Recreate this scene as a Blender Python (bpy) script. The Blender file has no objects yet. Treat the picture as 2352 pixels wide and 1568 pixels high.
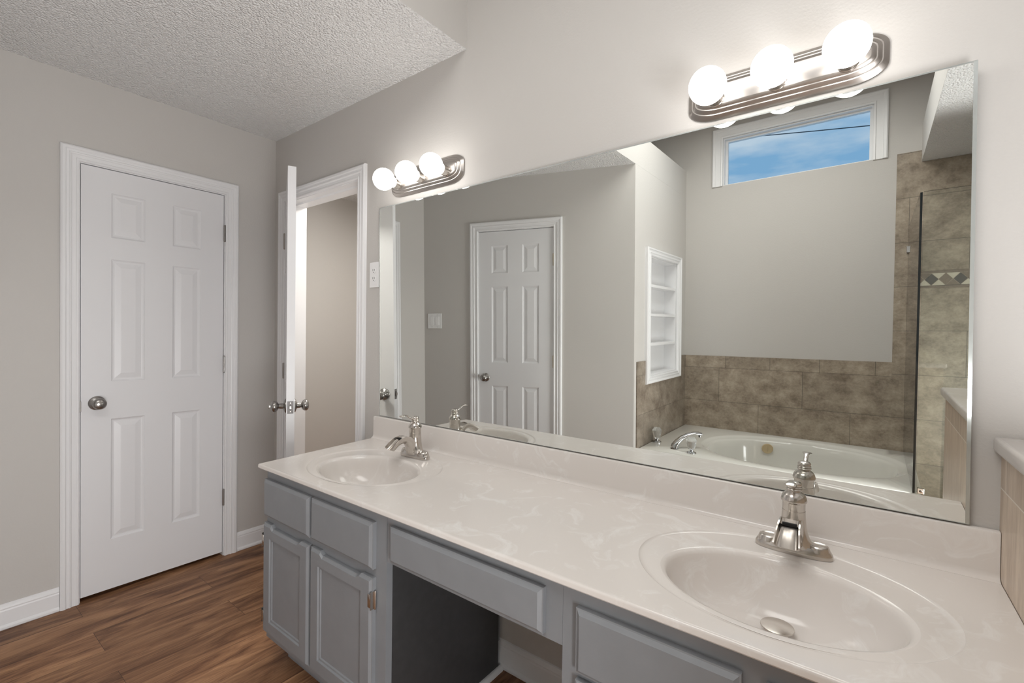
import bpy, bmesh, math, random
from mathutils import Matrix, Vector
random.seed(7)
S = bpy.context.scene
COL = S.collection
R = math.radians
PI = math.pi

# ------------------------------------------------------------------ camera
cam = bpy.data.cameras.new('camera')
cam.sensor_width = 36.0
cam.lens = 36.0 * 1074.08 / 2352
cam.clip_start = 0.02
co = bpy.data.objects.new('camera', cam)
COL.objects.link(co)
yaw, pit, rol = R(37.081), R(-0.755), R(0.787)
fw = Vector((-math.sin(yaw) * math.cos(pit), math.cos(yaw) * math.cos(pit), math.sin(pit)))
rt = Vector((math.cos(yaw), math.sin(yaw), 0))
up = rt.cross(fw)
r2 = rt * math.cos(rol) + up * math.sin(rol)
u2 = up * math.cos(rol) - rt * math.sin(rol)
co.matrix_world = Matrix(((r2.x, u2.x, -fw.x, 2.9051), (r2.y, u2.y, -fw.y, -1.4173), (r2.z, u2.z, -fw.z, 1.2789), (0, 0, 0, 1)))
S.camera = co

# ------------------------------------------------------------------ light and exposure
EXPOSURE = 0.66
BULB = 5.2
CEILING_FILL = 18.0
SIDE_FILL = 54.0
S.view_settings.view_transform = 'Standard'
S.view_settings.look = 'None'
S.view_settings.exposure = EXPOSURE
S.view_settings.gamma = 1.0
S.view_settings.use_curve_mapping = False
S.cycles.max_bounces = 14
S.cycles.diffuse_bounces = 6
S.cycles.glossy_bounces = 8
S.cycles.transparent_max_bounces = 12
S.cycles.sample_clamp_indirect = 6.0
S.cycles.use_denoising = True

w = bpy.data.worlds.new('sky')
S.world = w
w.use_nodes = True
nt = w.node_tree
bg = nt.nodes['Background']
tc = nt.nodes.new('ShaderNodeTexCoord')
mp = nt.nodes.new('ShaderNodeMapping')
mp.inputs['Scale'].default_value = (2.2, 2.2, 7.5)
mp.inputs['Rotation'].default_value = (0, R(14), 0)
nz = nt.nodes.new('ShaderNodeTexNoise')
nz.inputs['Scale'].default_value = 2.3
nz.inputs['Detail'].default_value = 7
rp = nt.nodes.new('ShaderNodeValToRGB')
rp.color_ramp.elements[0].position = 0.44
rp.color_ramp.elements[0].color = (0.215, 0.41, 0.66, 1)
rp.color_ramp.elements[1].position = 0.64
rp.color_ramp.elements[1].color = (0.52, 0.62, 0.76, 1)
nt.links.new(tc.outputs['Generated'], mp.inputs['Vector'])
nt.links.new(mp.outputs['Vector'], nz.inputs['Vector'])
nt.links.new(nz.outputs['Fac'], rp.inputs['Fac'])
nt.links.new(rp.outputs['Color'], bg.inputs['Color'])
bg.inputs['Strength'].default_value = 0.78


def area(name, loc, sx, sy, power, color, rot=(0, 0, 0)):
    l = bpy.data.lights.new(name, 'AREA')
    l.shape = 'RECTANGLE'
    l.size, l.size_y, l.energy, l.color = sx, sy, power, color
    o = bpy.data.objects.new(name, l)
    COL.objects.link(o)
    o.location, o.rotation_euler = loc, rot
    return o


area('ceiling_fill_light', (2.35, -1.65, 3.0), 1.2, 1.1, CEILING_FILL, (1.0, 0.985, 0.96))  # added fill light under the high ceiling, not a fixture of the room
area('side_fill_light', (3.96, -1.43, 0.98), 1.85, 0.78, SIDE_FILL, (0.98, 0.99, 1.0), (0, R(114), 0))  # added fill light from the right to lift the room; no doorway there
area('toilet_room_fill_light', (0.6, 0.75, 2.38), 0.3, 0.3, 14.0, (1.0, 0.96, 0.9))  # added unseen light that brightens the space behind the ajar door


# ------------------------------------------------------------------ materials
def mat(name):
    m = bpy.data.materials.new(name)
    m.use_nodes = True
    return m, m.node_tree, m.node_tree.nodes['Principled BSDF']


def rgb(r, g, b):
    f = lambda c: (c / 255 / 12.92) if c / 255 <= 0.04045 else ((c / 255 + 0.055) / 1.055) ** 2.4
    return (f(r), f(g), f(b), 1)


def node(t, kind, **kw):
    n = t.nodes.new(kind)
    for k, v in kw.items():
        if k in n.inputs:
            n.inputs[k].default_value = v
        else:
            setattr(n, k, v)
    return n


def bump(t, b, height, strength=0.2, dist=0.002):
    bn = node(t, 'ShaderNodeBump', Strength=strength, Distance=dist)
    t.links.new(height, bn.inputs['Height'])
    t.links.new(bn.outputs['Normal'], b.inputs['Normal'])


def plain(name, c, rough=0.5, metal=0.0, spec=0.5, noise=0.0, nscale=60, bmp=0.0, bscale=300, bdist=0.001, coat=0.0):
    m, t, b = mat(name)
    b.inputs['Base Color'].default_value = c
    b.inputs['Roughness'].default_value = rough
    b.inputs['Metallic'].default_value = metal
    b.inputs['Specular IOR Level'].default_value = spec
    b.inputs['Coat Weight'].default_value = coat
    g = node(t, 'ShaderNodeNewGeometry')
    if noise:
        n = node(t, 'ShaderNodeTexNoise', Scale=nscale, Detail=4.0)
        t.links.new(g.outputs['Position'], n.inputs['Vector'])
        r = node(t, 'ShaderNodeMix', data_type='RGBA')
        r.inputs[6].default_value = tuple(x * (1 - noise) for x in c[:3]) + (1,)
        r.inputs[7].default_value = tuple(min(1, x * (1 + noise)) for x in c[:3]) + (1,)
        t.links.new(n.outputs['Fac'], r.inputs[0])
        t.links.new(r.outputs[2], b.inputs['Base Color'])
    if bmp:
        n = node(t, 'ShaderNodeTexNoise', Scale=bscale, Detail=3.0)
        t.links.new(g.outputs['Position'], n.inputs['Vector'])
        bump(t, b, n.outputs['Fac'], bmp, bdist)
    return m


M = {}
M['paint'] = plain('greige_wall_paint', (0.560, 0.540, 0.516, 1), 0.55, spec=0.35, bmp=0.35, bscale=130, bdist=0.0015)
M['trim'] = plain('white_trim_paint', (0.80, 0.80, 0.81, 1), 0.35)
M['door'] = plain('white_door_paint', (0.76, 0.76, 0.775, 1), 0.38, bmp=0.06, bscale=220)
M['grey'] = plain('grey_cabinet_paint', (0.225, 0.235, 0.25, 1), 0.42, noise=0.10, nscale=14, bmp=0.15, bscale=160)
M['char'] = plain('charcoal_panel', (0.045, 0.045, 0.047, 1), 0.5, noise=0.2, nscale=40)
M['nickel'] = plain('brushed_nickel', (0.60, 0.565, 0.525, 1), 0.22, 1.0)
M['bar'] = plain('brushed_bar', (0.43, 0.40, 0.375, 1), 0.33, 1.0)
M['nickel_dk'] = plain('dark_nickel', (0.36, 0.345, 0.33, 1), 0.28, 1.0)
M['latch'] = plain('dull_latch_metal', (0.20, 0.19, 0.185, 1), 0.5, 1.0)  # darkened and roughened to hold down the side fill's reflection
M['chrome'] = plain('chrome', (0.62, 0.63, 0.64, 1), 0.08, 1.0)
M['brass'] = plain('antique_brass', (0.52, 0.42, 0.26, 1), 0.35, 1.0)
M['black'] = plain('dark_slot', (0.012, 0.012, 0.013, 1), 0.6)
M['plate'] = plain('white_plastic', (0.82, 0.82, 0.82, 1), 0.3)
M['tub'] = plain('white_acrylic', (0.70, 0.69, 0.645, 1), 0.12, coat=0.3)
M['jet'] = plain('bone_plastic', (0.60, 0.48, 0.30, 1), 0.4)
M['caulk'] = plain('caulk', (0.75, 0.74, 0.72, 1), 0.5)
M['edge'] = plain('glass_edge', (0.010, 0.016, 0.020, 1), 0.1)
M['medge'] = plain('mirror_glass_edge', (0.62, 0.66, 0.65, 1), 0.12, 0.6)
M['wire'] = plain('wire_black', (0.05, 0.06, 0.07, 1), 0.6)
M['mirror'] = plain('mirror_silver', (0.84, 0.86, 0.835, 1), 0.0, 1.0)
M['cream'] = plain('cream_tile', (0.62, 0.56, 0.46, 1), 0.4, noise=0.1)
M['slate'] = plain('slate_tile', (0.10, 0.092, 0.085, 1), 0.4, noise=0.15)
M['clay'] = plain('clay_tile', (0.24, 0.19, 0.15, 1), 0.4, noise=0.2)
M['dark'] = plain('door_gap_shade', (0.08, 0.075, 0.07, 1), 0.8)  # dark colour stands in for the shade behind the closed doors


def ceiling_mat():
    m, t, b = mat('popcorn_ceiling')
    b.inputs['Base Color'].default_value = (0.91, 0.905, 0.90, 1)
    b.inputs['Roughness'].default_value = 0.8
    g = node(t, 'ShaderNodeNewGeometry')
    n = node(t, 'ShaderNodeTexNoise', Scale=100.0, Detail=4.0, Roughness=0.65)
    v = node(t, 'ShaderNodeTexVoronoi', Scale=125.0)
    t.links.new(g.outputs['Position'], n.inputs['Vector'])
    t.links.new(g.outputs['Position'], v.inputs['Vector'])
    a = node(t, 'ShaderNodeMath', operation='SUBTRACT')
    t.links.new(n.outputs['Fac'], a.inputs[0])
    t.links.new(v.outputs['Distance'], a.inputs[1])
    bump(t, b, a.outputs[0], 1.0, 0.009)
    return m


M['ceil'] = ceiling_mat()


def bulb_mat():
    m = bpy.data.materials.new('lit_frosted_globe')
    m.use_nodes = True
    t = m.node_tree
    t.nodes.clear()
    e = node(t, 'ShaderNodeEmission', Strength=BULB, Color=(1.0, 0.965, 0.92, 1))
    o = node(t, 'ShaderNodeOutputMaterial')
    t.links.new(e.outputs[0], o.inputs[0])
    return m


M['bulb'] = bulb_mat()


def glass_mat(name, tint, refl=1.0, ior=1.45):
    m = bpy.data.materials.new(name)
    m.use_nodes = True
    t = m.node_tree
    t.nodes.clear()
    o = node(t, 'ShaderNodeOutputMaterial')
    tr = node(t, 'ShaderNodeBsdfTransparent', Color=tint)
    gl = node(t, 'ShaderNodeBsdfGlossy', Color=(refl, refl, refl, 1), Roughness=0.0)
    if ior <= 1.0:
        t.links.new(tr.outputs[0], o.inputs[0])
        return m
    fr = node(t, 'ShaderNodeFresnel', IOR=ior)
    mx = node(t, 'ShaderNodeMixShader')
    t.links.new(fr.outputs[0], mx.inputs[0])
    t.links.new(tr.outputs[0], mx.inputs[1])
    t.links.new(gl.outputs[0], mx.inputs[2])
    t.links.new(mx.outputs[0], o.inputs[0])
    return m


M['glass'] = glass_mat('clear_shower_glass', (0.945, 0.957, 0.938, 1))
M['pane'] = glass_mat('window_glass', (0.93, 0.95, 0.95, 1), 1.0, 1.0)


def crystal_mat():
    m, t, b = mat('clear_acrylic')
    b.inputs['Base Color'].default_value = (0.95, 0.97, 0.97, 1)
    b.inputs['Roughness'].default_value = 0.06
    b.inputs['Transmission Weight'].default_value = 0.85
    b.inputs['IOR'].default_value = 1.45
    return m


M['crystal'] = crystal_mat()


def axes(t, ua, va, su=1, sv=1, du=0.0, dv=0.0):
    g = node(t, 'ShaderNodeNewGeometry')
    s = node(t, 'ShaderNodeSeparateXYZ')
    t.links.new(g.outputs['Position'], s.inputs[0])
    c = node(t, 'ShaderNodeCombineXYZ')
    for k, (ax, d) in enumerate(((ua, du), (va, dv))):
        a = node(t, 'ShaderNodeMath', operation='ADD')
        a.inputs[1].default_value = d
        t.links.new(s.outputs[ax], a.inputs[0])
        t.links.new(a.outputs[0], c.inputs[k])
    return g, c


def tile_mat(name, ua, va, c1, c2, bw, rh, du, dv, grain=None, mortar=None, mix=0.55, offset=0.5, rough=0.35, msize=0.0016):
    m, t, b = mat(name)
    g, c = axes(t, ua, va, du=du, dv=dv)
    br = node(t, 'ShaderNodeTexBrick', Scale=1.0)
    br.offset = offset
    br.inputs['Brick Width'].default_value = bw
    br.inputs['Row Height'].default_value = rh
    br.inputs['Mortar Size'].default_value = msize
    br.inputs['Mortar Smooth'].default_value = 0.2
    br.inputs['Color1'].default_value = (0, 0, 0, 1)
    br.inputs['Color2'].default_value = (1, 1, 1, 1)
    br.inputs['Mortar'].default_value = (0.5, 0.5, 0.5, 1)
    t.links.new(c.outputs[0], br.inputs['Vector'])
    mpn = node(t, 'ShaderNodeMapping')
    mpn.inputs['Scale'].default_value = grain or (1.5, 1.5, 1.9)
    t.links.new(g.outputs['Position'], mpn.inputs['Vector'])
    n1 = node(t, 'ShaderNodeTexNoise', Scale=6.0, Detail=8.0, Roughness=0.66, Distortion=0.15)
    n2 = node(t, 'ShaderNodeTexNoise', Scale=34.0, Detail=6.0, Roughness=0.7)
    for n in (n1, n2):
        t.links.new(mpn.outputs['Vector'], n.inputs['Vector'])
    ad = node(t, 'ShaderNodeMath', operation='MULTIPLY_ADD')
    t.links.new(n2.outputs['Fac'], ad.inputs[0])
    ad.inputs[1].default_value = 0.45
    t.links.new(n1.outputs['Fac'], ad.inputs[2])
    rm = node(t, 'ShaderNodeMapRange')
    rm.inputs['From Min'].default_value = 0.50
    rm.inputs['From Max'].default_value = 0.93
    t.links.new(ad.outputs[0], rm.inputs['Value'])
    mx = node(t, 'ShaderNodeMix', data_type='RGBA')
    mx.inputs[6].default_value = c1
    mx.inputs[7].default_value = c2
    t.links.new(rm.outputs[0], mx.inputs[0])
    hv = node(t, 'ShaderNodeHueSaturation')
    vr = node(t, 'ShaderNodeMapRange')
    vr.inputs['To Min'].default_value = 1 - 0.09 * mix * 2
    vr.inputs['To Max'].default_value = 1 + 0.07 * mix * 2
    t.links.new(br.outputs['Color'], vr.inputs['Value'])
    t.links.new(vr.outputs[0], hv.inputs['Value'])
    t.links.new(mx.outputs[2], hv.inputs['Color'])
    mm = node(t, 'ShaderNodeMix', data_type='RGBA')
    mm.inputs[7].default_value = mortar or (0.13, 0.11, 0.09, 1)
    t.links.new(br.outputs['Fac'], mm.inputs[0])
    t.links.new(hv.outputs[0], mm.inputs[6])
    t.links.new(mm.outputs[2], b.inputs['Base Color'])
    b.inputs['Roughness'].default_value = rough
    iv = node(t, 'ShaderNodeMath', operation='SUBTRACT')
    iv.inputs[0].default_value = 1.0
    t.links.new(br.outputs['Fac'], iv.inputs[1])
    bump(t, b, iv.outputs[0], 0.4, 0.002)
    return m


T1, T2 = (0.185, 0.142, 0.105, 1), (0.470, 0.400, 0.315, 1)
M['tile_back'] = tile_mat('brown_stone_tile_back', 0, 2, T1, T2, 0.61, 0.305, -0.96, -0.668 + 3.05)
M['tile_cap'] = tile_mat('brown_stone_border_tile', 0, 2, T1, T2, 0.335, 0.30, -0.25, -0.955 + 3.0, offset=0.0)
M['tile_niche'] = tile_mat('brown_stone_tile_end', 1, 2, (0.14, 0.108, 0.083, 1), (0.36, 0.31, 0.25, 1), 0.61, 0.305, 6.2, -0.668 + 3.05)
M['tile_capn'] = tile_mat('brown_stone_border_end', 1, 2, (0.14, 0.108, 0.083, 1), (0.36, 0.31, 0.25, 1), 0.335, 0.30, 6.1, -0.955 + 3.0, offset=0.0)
M['tile_half'] = tile_mat('travertine_tile', 1, 2, (0.42, 0.325, 0.245, 1), (0.66, 0.55, 0.44, 1), 0.61, 0.305, 6.45, -0.97 + 3.05, grain=(1, 7, 0.9), mortar=(0.72, 0.66, 0.58, 1))


def floor_mat():
    m, t, b = mat('brown_plank_floor')
    g, c = axes(t, 1, 0, du=9.0, dv=9.03)
    br = node(t, 'ShaderNodeTexBrick', Scale=1.0)
    br.offset = 0.37
    br.offset_frequency = 2
    br.inputs['Brick Width'].default_value = 1.22
    br.inputs['Row Height'].default_value = 0.18
    br.inputs['Mortar Size'].default_value = 0.0007
    br.inputs['Color1'].default_value = (0, 0, 0, 1)
    br.inputs['Color2'].default_value = (1, 1, 1, 1)
    br.inputs['Mortar'].default_value = (0.5, 0.5, 0.5, 1)
    t.links.new(c.outputs[0], br.inputs['Vector'])
    # grain that shifts from plank to plank
    wn = node(t, 'ShaderNodeMath', operation='MULTIPLY')
    wn.inputs[1].default_value = 13.0
    t.links.new(br.outputs['Color'], wn.inputs[0])
    cb = node(t, 'ShaderNodeCombineXYZ')
    t.links.new(wn.outputs[0], cb.inputs[2])
    va = node(t, 'ShaderNodeVectorMath', operation='ADD')
    t.links.new(c.outputs[0], va.inputs[0])
    t.links.new(cb.outputs[0], va.inputs[1])
    mpn = node(t, 'ShaderNodeMapping')
    mpn.inputs['Scale'].default_value = (1.0, 6.0, 1.0)
    t.links.new(va.outputs[0], mpn.inputs['Vector'])
    n1 = node(t, 'ShaderNodeTexNoise', Scale=2.1, Detail=9.0, Roughness=0.62, Distortion=1.2)
    mp2 = node(t, 'ShaderNodeMapping')
    mp2.inputs['Scale'].default_value = (2.6, 60.0, 1.0)
    t.links.new(va.outputs[0], mp2.inputs['Vector'])
    n2 = node(t, 'ShaderNodeTexNoise', Scale=3.2, Detail=6.0, Roughness=0.7)
    t.links.new(mpn.outputs[0], n1.inputs['Vector'])
    t.links.new(mp2.outputs[0], n2.inputs['Vector'])
    ad = node(t, 'ShaderNodeMath', operation='MULTIPLY_ADD')
    t.links.new(n2.outputs['Fac'], ad.inputs[0])
    ad.inputs[1].default_value = 0.46
    t.links.new(n1.outputs['Fac'], ad.inputs[2])
    rp = node(t, 'ShaderNodeValToRGB')
    cr = rp.color_ramp
    cr.elements[0].position, cr.elements[0].color = 0.48, (0.058, 0.023, 0.011, 1)
    cr.elements[1].position, cr.elements[1].color = 0.96, (0.450, 0.250, 0.130, 1)
    for p_, c_ in ((0.62, (0.150, 0.068, 0.033, 1)), (0.75, (0.255, 0.128, 0.064, 1))):
        e = cr.elements.new(p_)
        e.color = c_
    t.links.new(ad.outputs[0], rp.inputs['Fac'])
    hv = node(t, 'ShaderNodeHueSaturation')
    vr = node(t, 'ShaderNodeMapRange')
    vr.inputs['To Min'].default_value = 0.88
    vr.inputs['To Max'].default_value = 1.32
    t.links.new(br.outputs['Color'], vr.inputs['Value'])
    t.links.new(vr.outputs[0], hv.inputs['Value'])
    t.links.new(rp.outputs['Color'], hv.inputs['Color'])
    mm = node(t, 'ShaderNodeMix', data_type='RGBA')
    mm.inputs[7].default_value = (0.06, 0.032, 0.020, 1)
    t.links.new(br.outputs['Fac'], mm.inputs[0])
    t.links.new(hv.outputs[0], mm.inputs[6])
    t.links.new(mm.outputs[2], b.inputs['Base Color'])
    b.inputs['Roughness'].default_value = 0.46
    b.inputs['Specular IOR Level'].default_value = 0.3
    bump(t, b, ad.outputs[0], 0.12, 0.002)
    return m


M['floor'] = floor_mat()


def marble_mat(name, base, vein, amount=0.75, rough=0.16):
    m, t, b = mat(name)
    g = node(t, 'ShaderNodeNewGeometry')
    nw = node(t, 'ShaderNodeTexNoise', Scale=5.0, Detail=3.0)
    t.links.new(g.outputs['Position'], nw.inputs['Vector'])
    va = node(t, 'ShaderNodeVectorMath', operation='MULTIPLY_ADD')
    va.inputs[1].default_value = (0.28, 0.28, 0.28)
    t.links.new(nw.outputs['Color'], va.inputs[0])
    t.links.new(g.outputs['Position'], va.inputs[2])
    n = node(t, 'ShaderNodeTexNoise', Scale=6.5, Detail=7.0, Roughness=0.66, Distortion=1.6)
    t.links.new(va.outputs[0], n.inputs['Vector'])
    rp = node(t, 'ShaderNodeValToRGB')
    rp.color_ramp.elements[0].position, rp.color_ramp.elements[0].color = 0.54, (0, 0, 0, 1)
    rp.color_ramp.elements[1].position, rp.color_ramp.elements[1].color = 0.70, (amount, amount, amount, 1)
    t.links.new(n.outputs['Fac'], rp.inputs['Fac'])
    mx = node(t, 'ShaderNodeMix', data_type='RGBA')
    mx.inputs[6].default_value = base
    mx.inputs[7].default_value = vein
    t.links.new(rp.outputs['Color'], mx.inputs[0])
    t.links.new(mx.outputs[2], b.inputs['Base Color'])
    b.inputs['Roughness'].default_value = rough
    b.inputs['Specular IOR Level'].default_value = 0.45
    return m


M['marble'] = marble_mat('cultured_marble', (0.725, 0.685, 0.652, 1), (0.87, 0.865, 0.85, 1), 0.6)


# ------------------------------------------------------------------ mesh builder
class B:
    def __init__(s):
        s.bm = bmesh.new()
        s.M = Matrix.Identity(4)
        s.mi = 0

    def v(s, *p):
        return s.bm.verts.new(s.M @ Vector(p))

    def f(s, vs):
        try:
            q = s.bm.faces.new(vs)
            q.material_index = s.mi
            return q
        except ValueError:
            return None

    def box(s, x0, x1, y0, y1, z0, z1, bev=0.0, seg=2):
        t = bmesh.new()
        bmesh.ops.create_cube(t, size=1)
        for q in t.verts:
            q.co = Vector(((x0 + x1) / 2 + q.co.x * (x1 - x0), (y0 + y1) / 2 + q.co.y * (y1 - y0), (z0 + z1) / 2 + q.co.z * (z1 - z0)))
        if bev:
            bmesh.ops.bevel(t, geom=t.edges[:], offset=bev, segments=seg, affect='EDGES', profile=0.5)
        s.add(t)

    def add(s, t):
        mp_ = {}
        for q in t.verts:
            mp_[q] = s.bm.verts.new(s.M @ q.co)
        for fc in t.faces:
            s.f([mp_[q] for q in fc.verts])
        t.free()

    def ring_stack(s, rings, close0=True, close1=True, loop=True):
        vs = [[s.v(*p) for p in r] for r in rings]
        for a, b in zip(vs, vs[1:]):
            n = len(a)
            for i in range(n if loop else n - 1):
                j = (i + 1) % n
                s.f([a[i], a[j], b[j], b[i]])
        if close0:
            s.f(list(reversed(vs[0])))
        if close1:
            s.f(vs[-1])
        return vs

    def lathe(s, prof, n=32, sx=1.0, sy=1.0, off=(0, 0, 0), axis='z', close=True):
        rings = []
        for r, h in prof:
            ring = []
            for i in range(n):
                a = 2 * PI * i / n
                x, y = r * sx * math.cos(a), r * sy * math.sin(a)
                p = {'z': (x, y, h), 'y': (x, -h, y), 'x': (h, x, y)}[axis]
                ring.append(tuple(p[k] + off[k] for k in range(3)))
            rings.append(ring)
        s.ring_stack(rings, close, close)

    def tube(s, pts, rad, n=12):
        pts = [Vector(p) for p in pts]
        rings = []
        for i, p in enumerate(pts):
            d = (pts[min(i + 1, len(pts) - 1)] - pts[max(i - 1, 0)]).normalized()
            a = d.cross(Vector((0, 0, 1)))
            if a.length < 1e-3:
                a = d.cross(Vector((1, 0, 0)))
            a.normalize()
            b = a.cross(d)
            r = rad[i] if isinstance(rad, (list, tuple)) else rad
            ra, rb = r if isinstance(r, tuple) else (r, r)
            rings.append([tuple(p + a * (ra * math.cos(2 * PI * k / n)) + b * (rb * math.sin(2 * PI * k / n))) for k in range(n)])
        s.ring_stack(rings)

    def out(s, name, mats, parent=None, smooth=False, angle=40):
        bmesh.ops.recalc_face_normals(s.bm, faces=s.bm.faces)
        me = bpy.data.meshes.new(name)
        s.bm.to_mesh(me)
        s.bm.free()
        for m in (mats if isinstance(mats, (list, tuple)) else [mats]):
            me.materials.append(m)
        if smooth:
            me.polygons.foreach_set('use_smooth', [True] * len(me.polygons))
            me.set_sharp_from_angle(angle=R(angle))
        o = bpy.data.objects.new(name, me)
        COL.objects.link(o)
        if parent:
            o.parent = parent
        return o


def tag(o, label=None, cat=None, group=None, kind=None):
    for k, v_ in (('label', label), ('category', cat), ('group', group), ('kind', kind)):
        if v_:
            o[k] = v_
    return o


def empty(name, loc=(0, 0, 0), rz=0.0, label=None, cat=None, group=None, kind=None):
    o = bpy.data.objects.new(name, None)
    COL.objects.link(o)
    o.location = loc
    o.rotation_euler = (0, 0, rz)
    o.empty_display_size = 0.05
    return tag(o, label, cat, group, kind)


def copy_tree(o, parent=None):
    c = o.copy()
    COL.objects.link(c)
    if parent:
        c.parent = parent
    for ch in o.children:
        copy_tree(ch, c)
    return c


def wall(name, mats, boxes, label=None):
    b = B()
    for q in boxes:
        b.box(*q)
    return tag(b.out(name, mats), label, kind='structure')


# ------------------------------------------------------------------ dimensions
XC, YB, YT = 1.58, -2.872, -1.836       # tub end wall, back wall, tub front
ZC, ZL, ZH = 2.446, 2.677, 3.03         # low ceiling, ledge top, high ceiling
XS, ZS = 3.152, 2.426                   # shower soffit
XR = 3.14                               # half wall
TA = 0.3431
A0 = Vector((XC, -1.76, 0))
DL = XC * math.hypot(1, TA)             # diagonal wall length
PHI = PI - math.atan(TA)                # local x runs from the corner towards the end wall, local -y faces the room
MD = Matrix.Translation(A0) @ Matrix.Rotation(PHI, 4, 'Z')

# ------------------------------------------------------------------ room shell
wall('floor', M['floor'], [(-0.8, 4.1, -3.0, 1.4, -0.08, 0.0)], 'brown wood plank floor')
wall('wall_vanity', M['paint'], [(-0.8, 0.117, 0, 0.126, 0, 3.1), (0.868, 4.1, 0, 0.126, 0, 3.1), (0.117, 0.868, 0, 0.126, 2.063, 3.1)],
     'greige wall behind the mirror and vanity')
wall('wall_end', M['paint'], [(-0.15, 0, -1.36, -0.906, 0, ZC), (-0.15, 0, -0.275, 0.0, 0, ZC), (-0.15, 0, -0.906, -0.275, 2.059, ZC)],
     'greige end wall around the closed six panel door')
wall('wall_door_backing', M['dark'], [(-0.17, -0.10, -0.906, -0.275, 0, 2.06)], 'backing plate behind the closed door, coloured dark as shade')
# toilet room behind the ajar door
wall('wall_toilet_room', M['paint'], [(-0.75, 1.35, 1.25, 1.33, 0, 2.5), (-0.8, -0.72, 0.126, 1.33, 0, 2.5), (1.3, 1.38, 0.126, 1.33, 0, 2.5)],
     'shaded greige wall seen through the open doorway')
wall('ceiling_toilet_room', M['ceil'], [(-0.8, 1.38, 0.126, 1.33, 2.44, 2.5)])
b = B()
b.M = MD
s0, s1 = 0.577, 1.199
b.box(0, s0, 0, 0.12, 0, ZC)
b.box(s1, DL + 0.03, 0, 0.12, 0, ZC)
b.box(s0, s1, 0, 0.12, 2.059, ZC)
tag(b.out('wall_diagonal', M['paint']), 'angled greige wall with the switch plate, seen in the mirror', kind='structure')
b = B()
b.M = MD
b.box(s0, s1, 0.09, 0.12, 0, 2.06)
tag(b.out('wall_door_backing_diagonal', M['dark']), kind='structure')
ny0, ny1, nz0, nz1 = -2.64, -2.02, 0.932, 1.842     # niche opening
wall('wall_tub_end', M['paint'], [(XC - 0.14, XC, YB, ny0, 0, ZC), (XC - 0.14, XC, ny1, -1.76, 0, ZC), (XC - 0.14, XC, ny0, ny1, 0, nz0), (XC - 0.14, XC, ny0, ny1, nz1, ZC)],
     'greige wall at the faucet end of the tub')
wall('ceiling', M['ceil'], [(-0.15, XC - 0.0005, -2.9, 0, ZC, ZC + 0.001)], 'white textured low ceiling')
wall('wall_ledge', M['paint'], [(-0.15, XC, -2.9, 0, ZC + 0.001, ZL)], 'greige face of the ledge above the low ceiling')
wx0, wx1, wz0, wz1 = 1.88, 2.89, 2.497, 2.892       # window opening
wall('wall_back', M['paint'], [(0.2, wx0, YB - 0.13, YB, 0, 3.1), (wx1, 4.1, YB - 0.13, YB, 0, 3.1), (wx0, wx1, YB - 0.13, YB, 0, wz0), (wx0, wx1, YB - 0.13, YB, wz1, 3.1)],
     'greige wall behind the tub with the high window')
wall('wall_ledge_end', M['paint'], [(0.2, 0.3, YB, 0, ZL, 3.1)])
wall('wall_right', M['paint'], [(4.0, 4.1, YB, 0, 0, 3.1)], 'wall at the far side of the shower')
wall('ceiling_high', M['paint'], [(0.2, 4.1, -3.0, 0.126, ZH, 3.1)], 'high ceiling over the tub and vanity')
wall('ceiling_shower', M['ceil'], [(XS + 0.0005, 4.0, YB, 0, ZS, ZS + 0.001)], 'textured soffit over the shower')
wall('wall_shower_soffit', M['paint'], [(XS, 4.0, YB, 0, ZS + 0.001, ZL)], 'face of the dropped soffit over the shower')

# half wall with tile
b = B()
b.box(XR, XR + 0.13, -1.036, 0, 0, 1.045)
tag(b.out('wall_half', M['tile_half']), 'tan tiled half wall at the right end of the vanity', kind='structure')

# tile on the tub walls
wall('wall_tile_back', M['tile_back'], [(XC, 3.022, YB, YB + 0.008, 0.40, 0.955), (3.022, 3.998, YB, YB + 0.008, 0.05, 1.565), (3.022, 3.998, YB, YB + 0.008, 1.685, ZS - 0.001), (3.022, XS, YB, YB + 0.008, ZS - 0.001, 2.503), (3.022, 3.15, YB, YB + 0.008, 1.565, 1.685)],
     'mottled brown stone tile behind the tub and shower')
wall('wall_tile_border', M['tile_cap'], [(XC, 3.022, YB, YB + 0.009, 0.955, 1.056)], 'brown border tile row above the tub')
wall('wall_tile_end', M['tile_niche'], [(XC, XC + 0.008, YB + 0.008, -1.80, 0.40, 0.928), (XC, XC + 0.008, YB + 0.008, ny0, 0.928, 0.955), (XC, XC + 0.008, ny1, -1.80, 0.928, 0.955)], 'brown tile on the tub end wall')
wall('wall_tile_end_border', M['tile_capn'], [(XC, XC + 0.009, YB + 0.009, ny0, 0.955, 1.056), (XC, XC + 0.009, ny1, -1.80, 0.955, 1.056)])
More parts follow.
